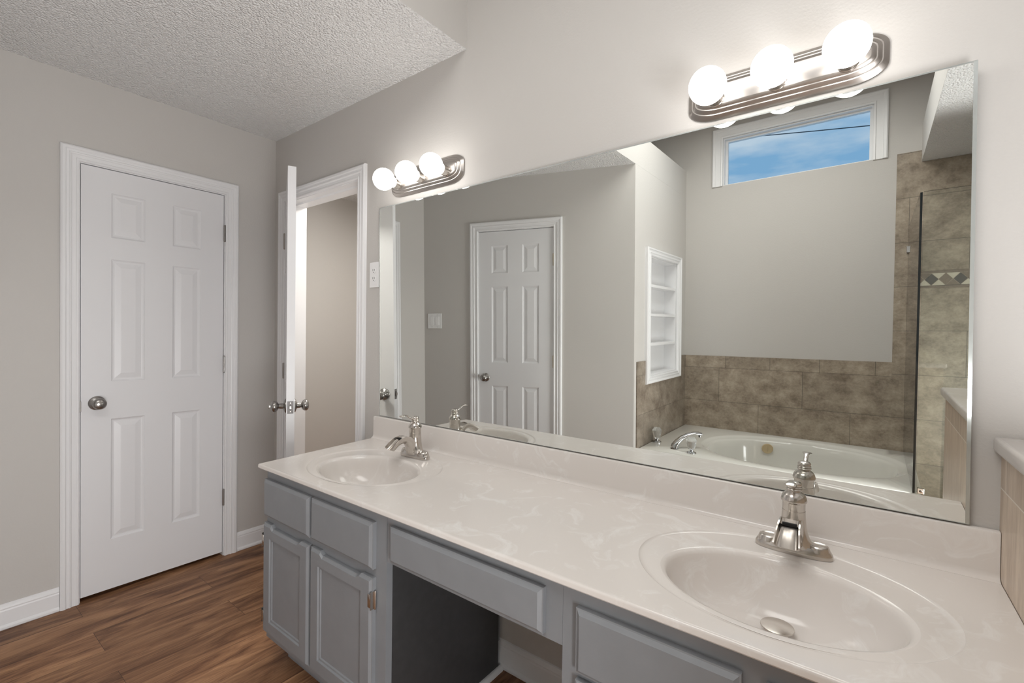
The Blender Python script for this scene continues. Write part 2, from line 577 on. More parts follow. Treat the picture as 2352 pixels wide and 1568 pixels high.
# accent band of diamonds
b = B()
x0, zlo, zhi = 3.15, 1.585, 1.665
b.mi = 0
b.box(x0, 3.998, YB, YB + 0.006, 1.565, 1.685)
pitch = 0.0717
zm = (zlo + zhi) / 2
yf = YB + 0.0075
k = 0
xx = 3.146 - pitch / 2
while xx < 3.95:
    xm = xx + pitch / 2
    x2_ = xx + pitch
    g_ = 0.002
    b.mi = 1 if k % 2 else 2
    b.f([b.v(xx + g_, yf, zm), b.v(xm, yf, zlo + g_), b.v(x2_ - g_, yf, zm), b.v(xm, yf, zhi - g_)])
    b.mi = 3 if k % 3 else 2
    b.f([b.v(xm + g_, yf, zhi), b.v(x2_, yf, zm + g_), b.v(x2_ + pitch / 2 - g_, yf, zhi)])
    b.mi = 3 if (k + 1) % 3 else 2
    b.f([b.v(xm + g_, yf, zlo), b.v(x2_ + pitch / 2 - g_, yf, zlo), b.v(x2_, yf, zm - g_)])
    xx += pitch
    k += 1
b.mi = 2
for z_ in (1.568, 1.670):
    for k in range(6):
        b.box(3.15 + 0.14 * k, 3.15 + 0.14 * k + 0.138, YB, YB + 0.0085, z_, z_ + 0.012)
tag(b.out('wall_tile_accent', [M['tile_back'], M['slate'], M['clay'], M['cream']]), 'band of dark and cream diamond tiles in the shower', kind='structure')


# ------------------------------------------------------------------ trim: casings, jambs, baseboards
CAS = [(0, 0), (0, 0.010), (0.004, 0.013), (0.010, 0.013), (0.013, 0.0105), (0.026, 0.0115), (0.029, 0.015), (0.034, 0.0165), (0.037, 0.0135),
       (0.045, 0.0145), (0.049, 0.018), (0.059, 0.0185), (0.0655, 0.014), (0.066, 0)]


def casing(b, u0, u1, z0, z1, fn, prof=CAS, scale=1.0):
    rows = []
    for w_, t_ in prof:
        w_ *= scale
        rows.append([b.v(*fn(*q, t_)) for q in ((u0 - w_, z0), (u0 - w_, z1 + w_), (u1 + w_, z1 + w_), (u1 + w_, z0))])
    for a, c in zip(rows, rows[1:]):
        for i in range(3):
            b.f([a[i], a[i + 1], c[i + 1], c[i]])
    for i in (0, 3):
        b.f([r[i] for r in rows])


# trim_1 : closed door in the end wall
b = B()
fn = lambda u, z, t: (t, u, z)
casing(b, -0.899, -0.282, 0, 2.052, fn)
b.box(-0.10, 0, -0.906, -0.8955, 0, 2.059)
b.box(-0.10, 0, -0.2855, -0.275, 0, 2.059)
b.box(-0.10, 0, -0.8955, -0.2855, 2.0485, 2.059)
tag(b.out('trim_1', M['trim']), 'white casing around the closed door', kind='structure')
# trim_2 : ajar doorway in the vanity wall
b = B()
casing(b, 0.129, 0.856, 0, 2.052, lambda u, z, t: (u, -t, z))
b.box(0.117, 0.135, 0, 0.126, 0, 2.063)
b.box(0.850, 0.868, 0, 0.126, 0, 2.063)
b.box(0.135, 0.850, 0, 0.126, 2.048, 2.063)
b.box(0.135, 0.147, 0.040, 0.075, 0, 2.048)
b.box(0.838, 0.850, 0.040, 0.075, 0, 2.048)
b.box(0.147, 0.838, 0.040, 0.075, 2.036, 2.048)
tag(b.out('trim_2', M['trim']), 'white casing and jamb of the open doorway', kind='structure')
# trim_3 : door in the diagonal wall
b = B()
b.M = MD
casing(b, s0 + 0.007, s1 - 0.007, 0, 2.052, lambda u, z, t: (u, -t, z))
b.box(s0, s0 + 0.0095, 0, 0.09, 0, 2.059)
b.box(s1 - 0.0095, s1, 0, 0.09, 0, 2.059)
b.box(s0 + 0.0095, s1 - 0.0095, 0, 0.09, 2.0485, 2.059)
tag(b.out('trim_3', M['trim']), 'white casing of the door in the angled wall', kind='structure')

BASE = [(0.0, 0.0), (0.014, 0.0), (0.017, 0.004), (0.017, 0.012), (0.013, 0.019), (0.011, 0.021), (0.011, 0.078), (0.0095, 0.084), (0.0105, 0.089), (0.008, 0.096), (0.004, 0.104), (0.0, 0.107)]


def base(name, p0, p1, nrm):
    b = B()
    d = Vector(nrm)
    rows = [[b.v(*(Vector(p) + d * t_ + Vector((0, 0, z_)))) for p in (p0, p1)] for t_, z_ in BASE]
    for a, c in zip(rows, rows[1:]):
        b.f([a[0], a[1], c[1], c[0]])
    for i in (0, 1):
        b.f([r[i] for r in rows])
    return tag(b.out(name, M['trim']), kind='structure')


base('baseboard_end', (0, -1.215, 0), (0, -0.966, 0), (1, 0, 0))
base('baseboard_corner', (0, -0.215, 0), (0, -0.001, 0), (1, 0, 0))
base('baseboard_vanity', (0.925, 0, 0), (XR, 0, 0), (0, -1, 0))
nd = MD.to_3x3() @ Vector((0, -1, 0))
pp = lambda s_: tuple(MD @ Vector((s_, 0, 0)))
base('baseboard_diagonal', pp(s1 + 0.062), pp(DL - 0.004), tuple(nd))
base('baseboard_angle', pp(0.002), pp(s0 - 0.062), tuple(nd))


# ------------------------------------------------------------------ doors
def door_panel(b, w_, h, t, cols, rows, z0=0.02):
    xs = sorted({0.0, w_} | {c for q in cols for c in q})
    zs = sorted({z0, h} | {c for q in rows for c in q})
    for side in (0, 1):
        yv = 0.0 if side == 0 else t
        sg = 1 if side == 0 else -1
        for i in range(len(xs) - 1):
            for j in range(len(zs) - 1):
                xa, xb, za, zb = xs[i], xs[i + 1], zs[j], zs[j + 1]
                isp = (xa, xb) in cols and (za, zb) in rows
                if not isp:
                    b.f([b.v(xa, yv, za), b.v(xb, yv, za), b.v(xb, yv, zb), b.v(xa, yv, zb)])
                    continue
                rings = []
                for ins, d in ((0, 0), (0.003, 0.0035), (0.008, 0.0065), (0.014, 0.0072), (0.038, 0.0015), (0.040, 0.0014)):
                    y_ = yv + sg * d
                    rings.append([(xa + ins, y_, za + ins), (xb - ins, y_, za + ins), (xb - ins, y_, zb - ins), (xa + ins, y_, zb - ins)])
                b.ring_stack(rings, False, True)
    for (xa, ya, xb, yb) in ((0, 0, 0, t), (w_, 0, w_, t)):
        b.f([b.v(xa, ya, z0), b.v(xb, yb, z0), b.v(xb, yb, h), b.v(xa, ya, h)])
    for z_ in (z0, h):
        b.f([b.v(0, 0, z_), b.v(w_, 0, z_), b.v(w_, t, z_), b.v(0, t, z_)])
    bmesh.ops.remove_doubles(b.bm, verts=b.bm.verts, dist=1e-5)


ROWS = [(0.262, 0.848), (1.030, 1.619), (1.723, 1.936)]
KNOB = [(0.0, 0.0), (0.033, 0.0), (0.033, 0.003), (0.030, 0.0065), (0.018, 0.010), (0.0135, 0.014), (0.0125, 0.026), (0.011, 0.030), (0.014, 0.033), (0.0215, 0.037),
        (0.0262, 0.044), (0.0268, 0.051), (0.025, 0.057), (0.019, 0.0625), (0.0115, 0.0645), (0.0105, 0.063), (0.003, 0.0645), (0.0, 0.0645)]


def knob(parent, u, z, y, sg, name='door_knob', m='nickel_dk', turn=False):
    b = B()
    b.lathe([(r, sg * h) for r, h in KNOB], 36, off=(u, y, z), axis='y', close=False)
    if turn:
        b.box(u - 0.002, u + 0.002, y - sg * 0.076, y - sg * 0.062, z - 0.008, z + 0.008, 0.001)
    return b.out(name, M[m], parent, True, 50)


def hinge(parent, u, z, y, m='nickel_dk', leaf=None):
    b = B()
    b.lathe([(0, -0.048), (0.004, -0.047), (0.0062, -0.044), (0.0062, 0.044), (0.004, 0.047), (0, 0.048)], 14, off=(u, y, z))
    for k_ in (-0.027, -0.009, 0.009, 0.027):
        b.lathe([(0.0062, -0.0006), (0.0068, -0.0006), (0.0068, 0.0006), (0.0062, 0.0006)], 14, off=(u, y, z + k_), close=False)
    if leaf:
        b.box(leaf[0], leaf[1], y + 0.001, y + 0.004, z - 0.044, z + 0.044)
    return b.out('hinge', M[m], parent, True, 35)


W1 = 0.6034
d1 = empty('door_1', (-0.004, -0.8924, 0), PI / 2, 'closed white six panel door on the end wall', kind='structure')
C1 = [(0.110, 0.243), (0.361, 0.491)]
b = B()
door_panel(b, W1, 2.045, 0.035, C1, ROWS)
b.out('door_leaf', M['door'], d1)
knob(d1, 0.058, 0.930, 0.0, 1)
for z_ in (1.832, 1.093, 0.335):
    hinge(d1, W1 + 0.003, z_, -0.0085)
b = B()
b.box(-0.0085, 0.001, -0.006, 0.004, 0.895, 0.945, 0.001)
b.out('strike_plate', M['nickel_dk'], d1)

d3 = empty('door_3', tuple(MD @ Vector((s0 + 0.0095, 0.004, 0))), PHI, 'closed white six panel door in the angled wall, seen in the mirror', kind='structure')
b = B()
door_panel(b, W1, 2.045, 0.035, [(W1 - c1_, W1 - c0_) for c0_, c1_ in C1][::-1], ROWS)
b.out('door_leaf', M['door'], d3)
knob(d3, W1 - 0.058, 0.912, 0.0, 1)
for z_ in (1.808, 1.048, 0.335):
    hinge(d3, -0.003, z_, -0.0085, 'brass')
b = B()
b.box(W1 - 0.001, W1 + 0.0085, -0.006, 0.004, 0.885, 0.935, 0.001)
b.out('strike_plate', M['nickel_dk'], d3)

W2 = 0.708
TH2 = R(26.2)
d2 = empty('door_2', (0.137, -0.009, 0), -TH2, 'white six panel door standing ajar, seen edge on', kind='structure')
b = B()
door_panel(b, W2, 2.045, 0.035, [(0.115, 0.315), (0.393, 0.593)], ROWS)
b.out('door_leaf', M['door'], d2)
knob(d2, W2 - 0.060, 0.930, 0.0, 1, turn=True)
knob(d2, W2 - 0.060, 0.930, 0.035, -1)
b = B()
b.box(W2 - 0.0005, W2 + 0.0012, 0.0045, 0.0305, 0.9015, 0.9585, 0.0006)
latch = b.out('latch_plate', M['latch'], d2)
b = B()
b.box(W2 + 0.0012, W2 + 0.010, 0.012, 0.023, 0.922, 0.938, 0.002)
for z_ in (0.910, 0.950):
    b.lathe([(0.0, 0.0), (0.0042, 0.0), (0.003, 0.0012), (0, 0.0014)], 12, off=(W2 + 0.0012, 0.0175, z_), axis='x')
b.out('latch_bolt', M['bar'], latch)
for z_ in (1.820, 1.050, 0.335):
    hinge(d2, -0.004, z_, -0.004, 'bar', (-0.001, 0.0))
b = B()
b.box(0.8485, 0.8503, -0.004, 0.032, 0.905, 0.955, 0.0005)
tag(b.out('trim_strike', M['nickel_dk']), kind='structure')

# ------------------------------------------------------------------ window
win = empty('window_1', (0, 0, 0), 0, 'high narrow clear window above the tub, seen in the mirror', kind='structure')
b = B()
WCAS = [(0, 0), (0, 0.012), (0.012, 0.014), (0.016, 0.010), (0.055, 0.012), (0.060, 0.017), (0.074, 0.0185), (0.082, 0.014), (0.083, 0)]
casing(b, wx0 + 0.002, wx1 - 0.002, wz0 - 0.004, wz1 - 0.002, lambda u, z, t: (u, YB + t, z), WCAS)
b.out('window_casing', M['trim'], win)
b = B()
yo, yi = YB - 0.12, YB - 0.006
fr = 0.012
b.box(wx0, wx0 + fr, yo, yi, wz0, wz1)
b.box(wx1 - fr, wx1, yo, yi, wz0, wz1)
b.box(wx0 + fr, wx1 - fr, yo, yi, wz1 - fr, wz1)
b.box(wx0 + fr, wx1 - fr, yo, yi, wz0, wz0 + 0.006)
b.box(wx0 + fr, wx0 + fr + 0.02, yo + 0.05, yo + 0.075, wz0 + 0.006, wz1 - fr)
b.box(wx1 - fr - 0.012, wx1 - fr, yo + 0.05, yo + 0.075, wz0 + 0.006, wz1 - fr)
b.box(wx0 + fr + 0.02, wx1 - fr - 0.012, yo + 0.05, yo + 0.075, wz1 - fr - 0.014, wz1 - fr)
b.out('window_frame', M['trim'], win)
b = B()
b.box(wx0 + fr + 0.02, wx1 - fr - 0.012, yo + 0.06, yo + 0.064, wz0 + 0.006, wz1 - fr - 0.014)
b.out('window_pane', M['pane'], win)
# utility wire outside
b = B()
pts = []
for k in range(25):
    f_ = k / 24
    wx_ = -7 + 18 * f_
    pts.append((wx_, -9.0, 5.144 - 0.1447 * (wx_ - 0.405) + 0.004 * (wx_ - 1.6) ** 2))
b.tube(pts, 0.009, 8)
tag(b.out('utility_wire', M['wire'], None, True), 'thin dark wire crossing the sky outside the high window', 'wire')

# ------------------------------------------------------------------ mirror
N = Vector((math.sin(R(.3519)) * math.cos(R(.7042)), math.cos(R(.3519)) * math.cos(R(.7042)), math.sin(R(.7042))))
MP = Vector((2.1, -0.016, 1.4))
my = lambda x, z: MP.y - ((x - MP.x) * N.x + (z - MP.z) * N.z) / N.y
b = B()
cs = [(1.038, 0.883), (3.092, 0.883), (3.085, 1.878), (1.038, 1.878)]
rim_ = 0.007
ci_ = [(1.038 + rim_, 0.883 + 0.002), (3.092 - rim_, 0.883 + 0.002), (3.085 - rim_, 1.878 - 0.004), (1.038 + rim_, 1.878 - 0.004)]
in_ = [b.v(x, my(x, z), z) for x, z in ci_]
fr_ = [b.v(x, my(x, z) + 0.0016, z) for x, z in cs]
bk_ = [b.v(x, min(-0.0004, my(x, z) + 0.005), z) for x, z in cs]
b.mi = 0
b.f(in_)
b.mi = 1
for i in range(4):
    j = (i + 1) % 4
    b.f([in_[i], in_[j], fr_[j], fr_[i]])
    b.f([fr_[i], fr_[j], bk_[j], bk_[i]])
b.f(bk_[::-1])
tag(b.out('wall_mirror', [M['mirror'], M['medge']]), 'large frameless mirror standing on the vanity backsplash', 'mirror')


# ------------------------------------------------------------------ vanity lights
def stadium(hw, hh, cut, y, n=8):
    """long plate outline with chamfer-rounded ends, in x,z at depth y"""
    pts = []
    for sx_, sz_, a0 in ((1, 1, 0), (-1, 1, 90), (-1, -1, 180), (1, -1, 270)):
        cx_, cz_ = sx_ * (hw - cut[0]), sz_ * (hh - cut[1])
        for k_ in range(n + 1):
            a = R(a0 + 90 * k_ / n)
            pts.append((cx_ + cut[0] * math.cos(a), y, cz_ + cut[1] * math.sin(a)))
    return pts


BZ = -0.011


def vanity_light(x, z, label):
    t = empty('vanity_light', (x, 0, z), 0, label, 'light fixture', 'bath bar lights above the mirror')
    b = B()
    prof = [(0.230, 0.0600, (0.075, 0.040), 0.0), (0.230, 0.0600, (0.075, 0.040), -0.005), (0.2285, 0.0585, (0.075, 0.039), -0.0065), (0.219, 0.0490, (0.070, 0.034), -0.0135), (0.2165, 0.0465, (0.070, 0.032), -0.0138),
            (0.2145, 0.0445, (0.068, 0.030), -0.0160), (0.208, 0.0380, (0.066, 0.026), -0.0205), (0.2055, 0.0355, (0.064, 0.025), -0.0208), (0.2035, 0.0335, (0.062, 0.023), -0.0230), (0.197, 0.0270, (0.058, 0.019), -0.0270), (0.195, 0.0255, (0.057, 0.018), -0.0275)]
    b.ring_stack([stadium(hw, hh, c_, y_) for hw, hh, c_, y_ in prof])
    b.out('backplate', M['bar'], t, True, 24)
    for dx in (-0.1505, 0, 0.1505):
        b = B()
        b.lathe([(0.0, 0.026), (0.0235, 0.026), (0.0235, 0.030), (0.0215, 0.032), (0.0215, 0.052), (0.0225, 0.053), (0.0225, 0.058), (0.0185, 0.058)], 28, off=(dx, 0, BZ), axis='y', close=False)
        b.out('socket', M['nickel'], t, True, 40)
        b = B()
        rb, c0 = 0.0472, 0.112
        pr = [(0.0, 0.058), (0.0165, 0.058), (0.0175, 0.064)]
        for k_ in range(1, 20):
            a = R(22 + (180 - 22) * k_ / 19)
            pr.append((max(0.0004, rb * math.sin(a)), c0 - rb * math.cos(a)))
        b.lathe(pr, 36, off=(dx, 0, BZ), axis='y', close=False)
        b.out('bulb', M['bulb'], t, True, 80)
    return t


vanity_light(1.348, 1.970, 'brushed nickel three globe light bar over the sink beside the doorway')
vanity_light(2.708, 1.959, 'brushed nickel three globe light bar over the sink by the half wall')

# ------------------------------------------------------------------ outlet and switch
o_ = empty('wall_outlet', (0.991, 0, 1.564), 0, 'white duplex outlet plate between doorway and mirror', 'outlet')
b = B()
b.box(-0.0355, 0.0355, -0.006, 0, -0.0615, 0.0615, 0.002)
b.out('cover_plate', M['plate'], o_)
for dz in (0.0195, -0.0195):
    b = B()
    b.lathe([(0.0, 0.0055), (0.0155, 0.0055), (0.0155, 0.0082), (0.0, 0.0084)], 24, sx=1.0, sy=0.92, off=(0, 0, dz), axis='y')
    rc = b.out('receptacle', M['plate'], o_, True, 40)
    b = B()
    b.box(-0.0072, -0.0052, -0.0090, -0.0080, dz - 0.001, dz + 0.008)
    b.box(0.0052, 0.0072, -0.0090, -0.0080, dz - 0.001, dz + 0.007)
    b.lathe([(0, 0.008), (0.0024, 0.008), (0.0024, 0.009), (0, 0.009)], 12, off=(0, 0, dz - 0.0075), axis='y')
    b.out('slot', M['black'], rc)
sw = empty('light_switch', tuple(MD @ Vector((1.574, 0, 1.357))), PHI, 'white two gang rocker switch plate on the angled wall beside the door', 'light switch')
b = B()
b.box(-0.0615, 0.0615, -0.006, 0, -0.0605, 0.0605, 0.002)
b.out('cover_plate', M['plate'], sw)
for dx in (-0.023, 0.023):
    b = B()
    b.box(dx - 0.0165, dx + 0.0165, -0.0088, -0.0055, -0.0335, 0.0335, 0.0015)
    b.out('rocker', M['plate'], sw)
    for dz in (0.048, -0.048):
        b = B()
        b.lathe([(0, 0.0055), (0.003, 0.0055), (0.0025, 0.0068), (0, 0.007)], 10, off=(dx, 0, dz), axis='y')
        b.out('screw', M['nickel'], sw)


# ------------------------------------------------------------------ vanity cabinets
def front(b, x0, x1, z0, z1, y, t=0.019, bev=0.011, bd=0.007, frame=None, notch=0.0):
    """a slab or framed front; y is the cabinet face, the front grows to -y"""
    w_ = x1 - x0

    def outline(ins, yy, notched=True):
        n_ = notch if notched else 0.0
        xa, xb, za, zb = x0 + ins, x1 - ins, z0 + ins, z1 - ins
        if not notch:
            return [(xa, yy, za), (xb, yy, za), (xb, yy, zb), (xa, yy, zb)]
        ww = xb - xa
        return [(xa, yy, za), (xb, yy, za), (xb, yy, zb), (xa + .84 * ww, yy, zb), (xa + .79 * ww, yy, zb - n_), (xa + .21 * ww, yy, zb - n_), (xa + .16 * ww, yy, zb), (xa, yy, zb)]
    rings = [outline(0, y), outline(0, y - t + bd), outline(0.003, y - t + bd - 0.0006), outline(bev, y - t)]
    if frame:
        rings += [outline(frame, y - t, False), outline(frame + 0.003, y - t + 0.005, False), outline(frame + 0.009, y - t + 0.005, False), outline(frame + 0.012, y - t + 0.0085, False)]
    b.ring_stack(rings)


YF = -0.555


def cab_hinge(parent, x, z, s=1):
    b = B()
    b.box(x - s * 0.012 if s > 0 else x, x if s > 0 else x + 0.012, YF - 0.021, YF - 0.0195, z - 0.020, z + 0.020, 0.0006)
    b.box(min(x, x + s * 0.002), max(x, x + s * 0.002), YF - 0.021, YF, z - 0.026, z + 0.026)
    b.lathe([(0, -0.029), (0.003, -0.027), (0.0036, -0.022), (0.0036, 0.022), (0.003, 0.027), (0, 0.029)], 12, off=(x + s * 0.0045, YF - 0.006, z))
    b.out('cabinet_hinge', M['nickel'], parent, True, 40)


def sink_cabinet(x0, x1, cols, label, knee, zd=(0.142, 0.557), zf=(0.582, 0.722)):
    t = empty('sink_cabinet', (0, 0, 0), 0, label, 'cabinet', 'grey sink base cabinets')
    b = B()
    b.box(x0, x0 + 0.016, YF + 0.019, -0.019, 0.112, 0.756)
    b.box(x1 - 0.016, x1, YF + 0.019, -0.019, 0.112, 0.756)
    b.box(x0 + 0.016, x1 - 0.016, YF + 0.019, -0.019, 0.112, 0.128)
    b.box(x0 + 0.016, x1 - 0.016, -0.027, -0.019, 0.128, 0.60)
    st = [(x0, cols[0][0] + 0.03), (cols[0][1] - 0.03, cols[1][0] + 0.03), (cols[1][1] - 0.03, x1)]
    for a, c in st:
        b.box(a, c, YF, YF + 0.019, 0.112, 0.756)
    for a, c in ((st[0][1], st[1][0]), (st[1][1], st[2][0])):
        for za, zc in ((0.112, 0.16), (zd[1] - 0.02, zf[0] + 0.02), (zf[1] - 0.02, 0.756)):
            b.box(a, c, YF, YF + 0.019, za, zc)
    b.box(x0 + 0.02, x1 - (0 if knee > 0 else 0.02), YF + 0.075, -0.03, 0.0, 0.112)
    b.out('cabinet_body', M['grey'], t)
    for i, (a, c) in enumerate(cols):
        b = B()
        front(b, a, c, zf[0], zf[1], YF)
        b.out('drawer_front', M['grey'], t)
        b = B()
        front(b, a, c, zd[0], zd[1], YF, bev=0.009, frame=0.050, notch=0.010)
        dd = b.out('cabinet_door', M['grey'], t)
        s = 1 if i else -1
        xh = c if i else a
        for z_ in (0.492, 0.205):
            cab_hinge(dd, xh, z_, s)
    return t


lc = sink_cabinet(1.090, 1.808, [(1.094, 1.412), (1.424, 1.760)], 'grey two door sink cabinet nearest the doorway', 1)
b = B()
b.box(1.808, 1.811, YF + 0.022, -0.03, 0.0, 0.612)
tag(b.out('side_panel', M['char'], lc), 'unpainted charcoal side facing the knee space')
b = B()
rows_ = [[b.v(1.811 + 0.016 * math.cos(R(a)), y_, 0.018 * math.sin(R(a))) for a in range(0, 91, 15)] + [b.v(1.811, y_, 0)] for y_ in (YF + 0.04, -0.018)]
for i in range(len(rows_[0])):
    j = (i + 1) % len(rows_[0])
    b.f([rows_[0][i], rows_[0][j], rows_[1][j], rows_[1][i]])
b.f(rows_[0])
b.f(rows_[1])
tag(b.out('shoe_molding', M['trim'], lc), 'white shoe molding along the floor')
rc_ = sink_cabinet(2.400, 3.130, [(2.438, 2.751), (2.787, 3.100)], 'grey two door sink cabinet against the tiled half wall', 0, zf=(0.584, 0.719), zd=(0.142, 0.569))
ap = empty('apron_drawer', (0, 0, 0), 0, 'wide grey drawer unit bridging the open knee space', 'drawer')
b = B()
b.box(1.8105, 2.3995, YF, YF + 0.02, 0.617, 0.756)
b.box(1.8115, 2.3995, YF + 0.02, -0.03, 0.65, 0.756)
b.out('drawer_rail', M['grey'], ap)
b = B()
front(b, 1.838, 2.357, 0.629, 0.731, YF)
b.out('drawer_front', M['grey'], ap)

# ------------------------------------------------------------------ vanity top with moulded basins
ZT = 0.777
top = empty('vanity_countertop', (2.1, -0.3, 0.757), 0, 'long cream marble vanity top with two moulded oval basins', 'countertop')
TL = Matrix.Translation((-2.1, 0.3, -0.757))
XL0, XL1 = 1.066, 1.016      # left edge, front and back
YFR, YBK = -0.5795, -0.018
SINKS = [(1.420, 1.432), (2.766, 2.767)]


def basin_profile(cxr, cxb):
    yr, yb_ = -0.309, -0.347
    out = []
    for a, bb, z in ((0.287, 0.2265, 0.0), (0.2845, 0.2245, -0.0002), (0.282, 0.222, -0.0022), (0.2785, 0.219, -0.0036), (0.272, 0.213, -0.0040)):
        out.append((cxr, yr, a, bb, z))
    for a, bb, z, dy in ((0.236, 0.176, -0.0030, 0.0), (0.230, 0.170, -0.0024, 0), (0.224, 0.164, -0.0028, 0), (0.218, 0.158, -0.0048, 0), (0.2135, 0.1535, -0.0085, 0), (0.2105, 0.1505, -0.014, 0), (0.207, 0.147, -0.024, 0.001),
                         (0.200, 0.140, -0.044, 0.003), (0.188, 0.129, -0.068, 0.008), (0.170, 0.114, -0.090, 0.014), (0.146, 0.096, -0.107, 0.022), (0.115, 0.076, -0.118, 0.032),
                         (0.080, 0.055, -0.1245, 0.043), (0.045, 0.034, -0.128, 0.052), (0.0215, 0.0205, -0.130, 0.056), (0.019, 0.019, -0.134, 0.056), (0.0155, 0.0155, -0.137, 0.056)):
        out.append((cxb, yb_ + dy, a, bb, z))
    return out


def rect_ring(x0, x1, y0, y1, cx_, cy_, n):
    """points of a rectangle in n angular steps about the centre, passing through its corners"""
    pts = []
    for k_ in range(n):
        a = 2 * PI * k_ / n
        c_, s_ = math.cos(a), math.sin(a)
        tx = ((x1 - cx_) / c_) if c_ > 1e-9 else ((x0 - cx_) / c_) if c_ < -1e-9 else 1e9
        ty = ((y1 - cy_) / s_) if s_ > 1e-9 else ((y0 - cy_) / s_) if s_ < -1e-9 else 1e9
        q = min(tx, ty)
        pts.append([cx_ + c_ * q, cy_ + s_ * q])
    for qx, qy in ((x0, y0), (x0, y1), (x1, y0), (x1, y1)):
        i = min(range(n), key=lambda k_: (pts[k_][0] - qx) ** 2 + (pts[k_][1] - qy) ** 2)
        pts[i] = [qx, qy]
    return pts


NA = 128
segs = []          # slab
b = B()
b.M = TL
RAD = 0.006
yf0 = YFR + RAD
left_at = lambda y: XL0 + (XL1 - XL0) * (y - YFR) / (YBK - YFR)
xcuts = [1.75, 2.44, XR - 0.001]


def map_left(x, y, x0, x1):
    """the left block is skewed a little: its left edge follows left_at(y)"""
    f_ = (x - x0) / (x1 - x0)
    return (left_at(y) + RAD) * (1 - f_) + x1 * f_


blocks = [(XL0 + RAD, 1.75, SINKS[0]), (1.75, 2.44, None), (2.44, XR - 0.001, SINKS[1])]
basins = []
for bi, (xa, xb, sk) in enumerate(blocks):
    if sk is None:
        b.f([b.v(xa, yf0, ZT), b.v(xb, yf0, ZT), b.v(xb, YBK, ZT), b.v(xa, YBK, ZT)])
        continue
    pr = basin_profile(*sk)
    cx_, cy_ = pr[0][0], pr[0][1]
    outer = rect_ring(xa, xb, yf0, YBK, cx_, cy_, NA)
    ring0 = [(map_left(x, y, xa, xb) if bi == 0 else x, y, ZT) for x, y in outer]
    rings = [ring0]
    for (ex, ey, a, bb, z) in pr[:8]:
        rings.append([(ex + a * math.cos(2 * PI * k_ / NA), ey + bb * math.sin(2 * PI * k_ / NA), ZT + z) for k_ in range(NA)])
    b.ring_stack(rings, False, False)
    bs = B()
    bs.M = TL
    bs.ring_stack([[(ex + a * math.cos(2 * PI * k_ / NA), ey + bb * math.sin(2 * PI * k_ / NA), ZT + z) for k_ in range(NA)] for (ex, ey, a, bb, z) in pr[7:]], False, True)
    basins.append(bs)
# rounded front and left edges
prof_e = [(RAD * math.sin(R(a)), RAD - RAD * math.cos(R(a))) for a in range(0, 91, 18)] + [(RAD, 0.014), (RAD - 0.003, 0.0175)]
rows_ = []
for o_x, dz in prof_e:
    rows_.append([b.v(left_at(YBK) + RAD - o_x, YBK, ZT - dz), b.v(XL0 + RAD - o_x, yf0 - o_x, ZT - dz), b.v(XR - 0.001, yf0 - o_x, ZT - dz)])
for a, c in zip(rows_, rows_[1:]):
    for i in range(2):
        b.f([a[i], a[i + 1], c[i + 1], c[i]])
zb = ZT - 0.0175
o_in = 0.024
q_ = [b.v(left_at(YBK) + 0.003, YBK, zb), b.v(XL0 + 0.003, YFR + 0.003, zb), b.v(XR - 0.001, YFR + 0.003, zb),
      b.v(left_at(YBK) + o_in, YBK, zb), b.v(XL0 + o_in, YFR + o_in, zb), b.v(XR - 0.001, YFR + o_in, zb)]
b.f([q_[0], q_[1], q_[4], q_[3]])
b.f([q_[1], q_[2], q_[5], q_[4]])
b.out('slab', M['marble'], top, True, 30)
for bs in basins:
    bs.out('basin', M['marble'], top, True, 40)
b = B()
b.M = TL
ZB = 0.8795
bp = [(-0.002, ZT - 0.015), (-0.002, ZB - 0.002), (-0.004, ZB), (-0.016, ZB), (-0.019, ZB - 0.0015), (-0.0205, ZB - 0.005), (-0.0205, ZT + 0.016), (-0.0225, ZT + 0.008), (-0.027, ZT + 0.003), (-0.034, ZT + 0.0006), (-0.034, ZT - 0.004)]
rows_ = [[b.v(x_, y_, z_) for y_, z_ in bp] for x_ in (XL1 + 0.001, XR - 0.001)]
n_ = len(bp)
for i in range(n_):
    j = (i + 1) % n_
    b.f([rows_[0][i], rows_[0][j], rows_[1][j], rows_[1][i]])
b.f(rows_[0])
b.f(rows_[1])
b.out('backsplash', M['marble'], top, True, 35)
for (cr_, cb_) in SINKS:
    b = B()
    b.M = TL
    b.lathe([(0.0, -0.010), (0.008, -0.010), (0.008, 0.012), (0.030, 0.013), (0.0325, 0.0148), (0.0315, 0.0168), (0.024, 0.0178), (0.0, 0.0186)], 32, off=(cb_, -0.286, ZT - 0.124))
    tag(b.out('drain_stopper', M['nickel'], top, True, 40), 'raised round nickel stopper')


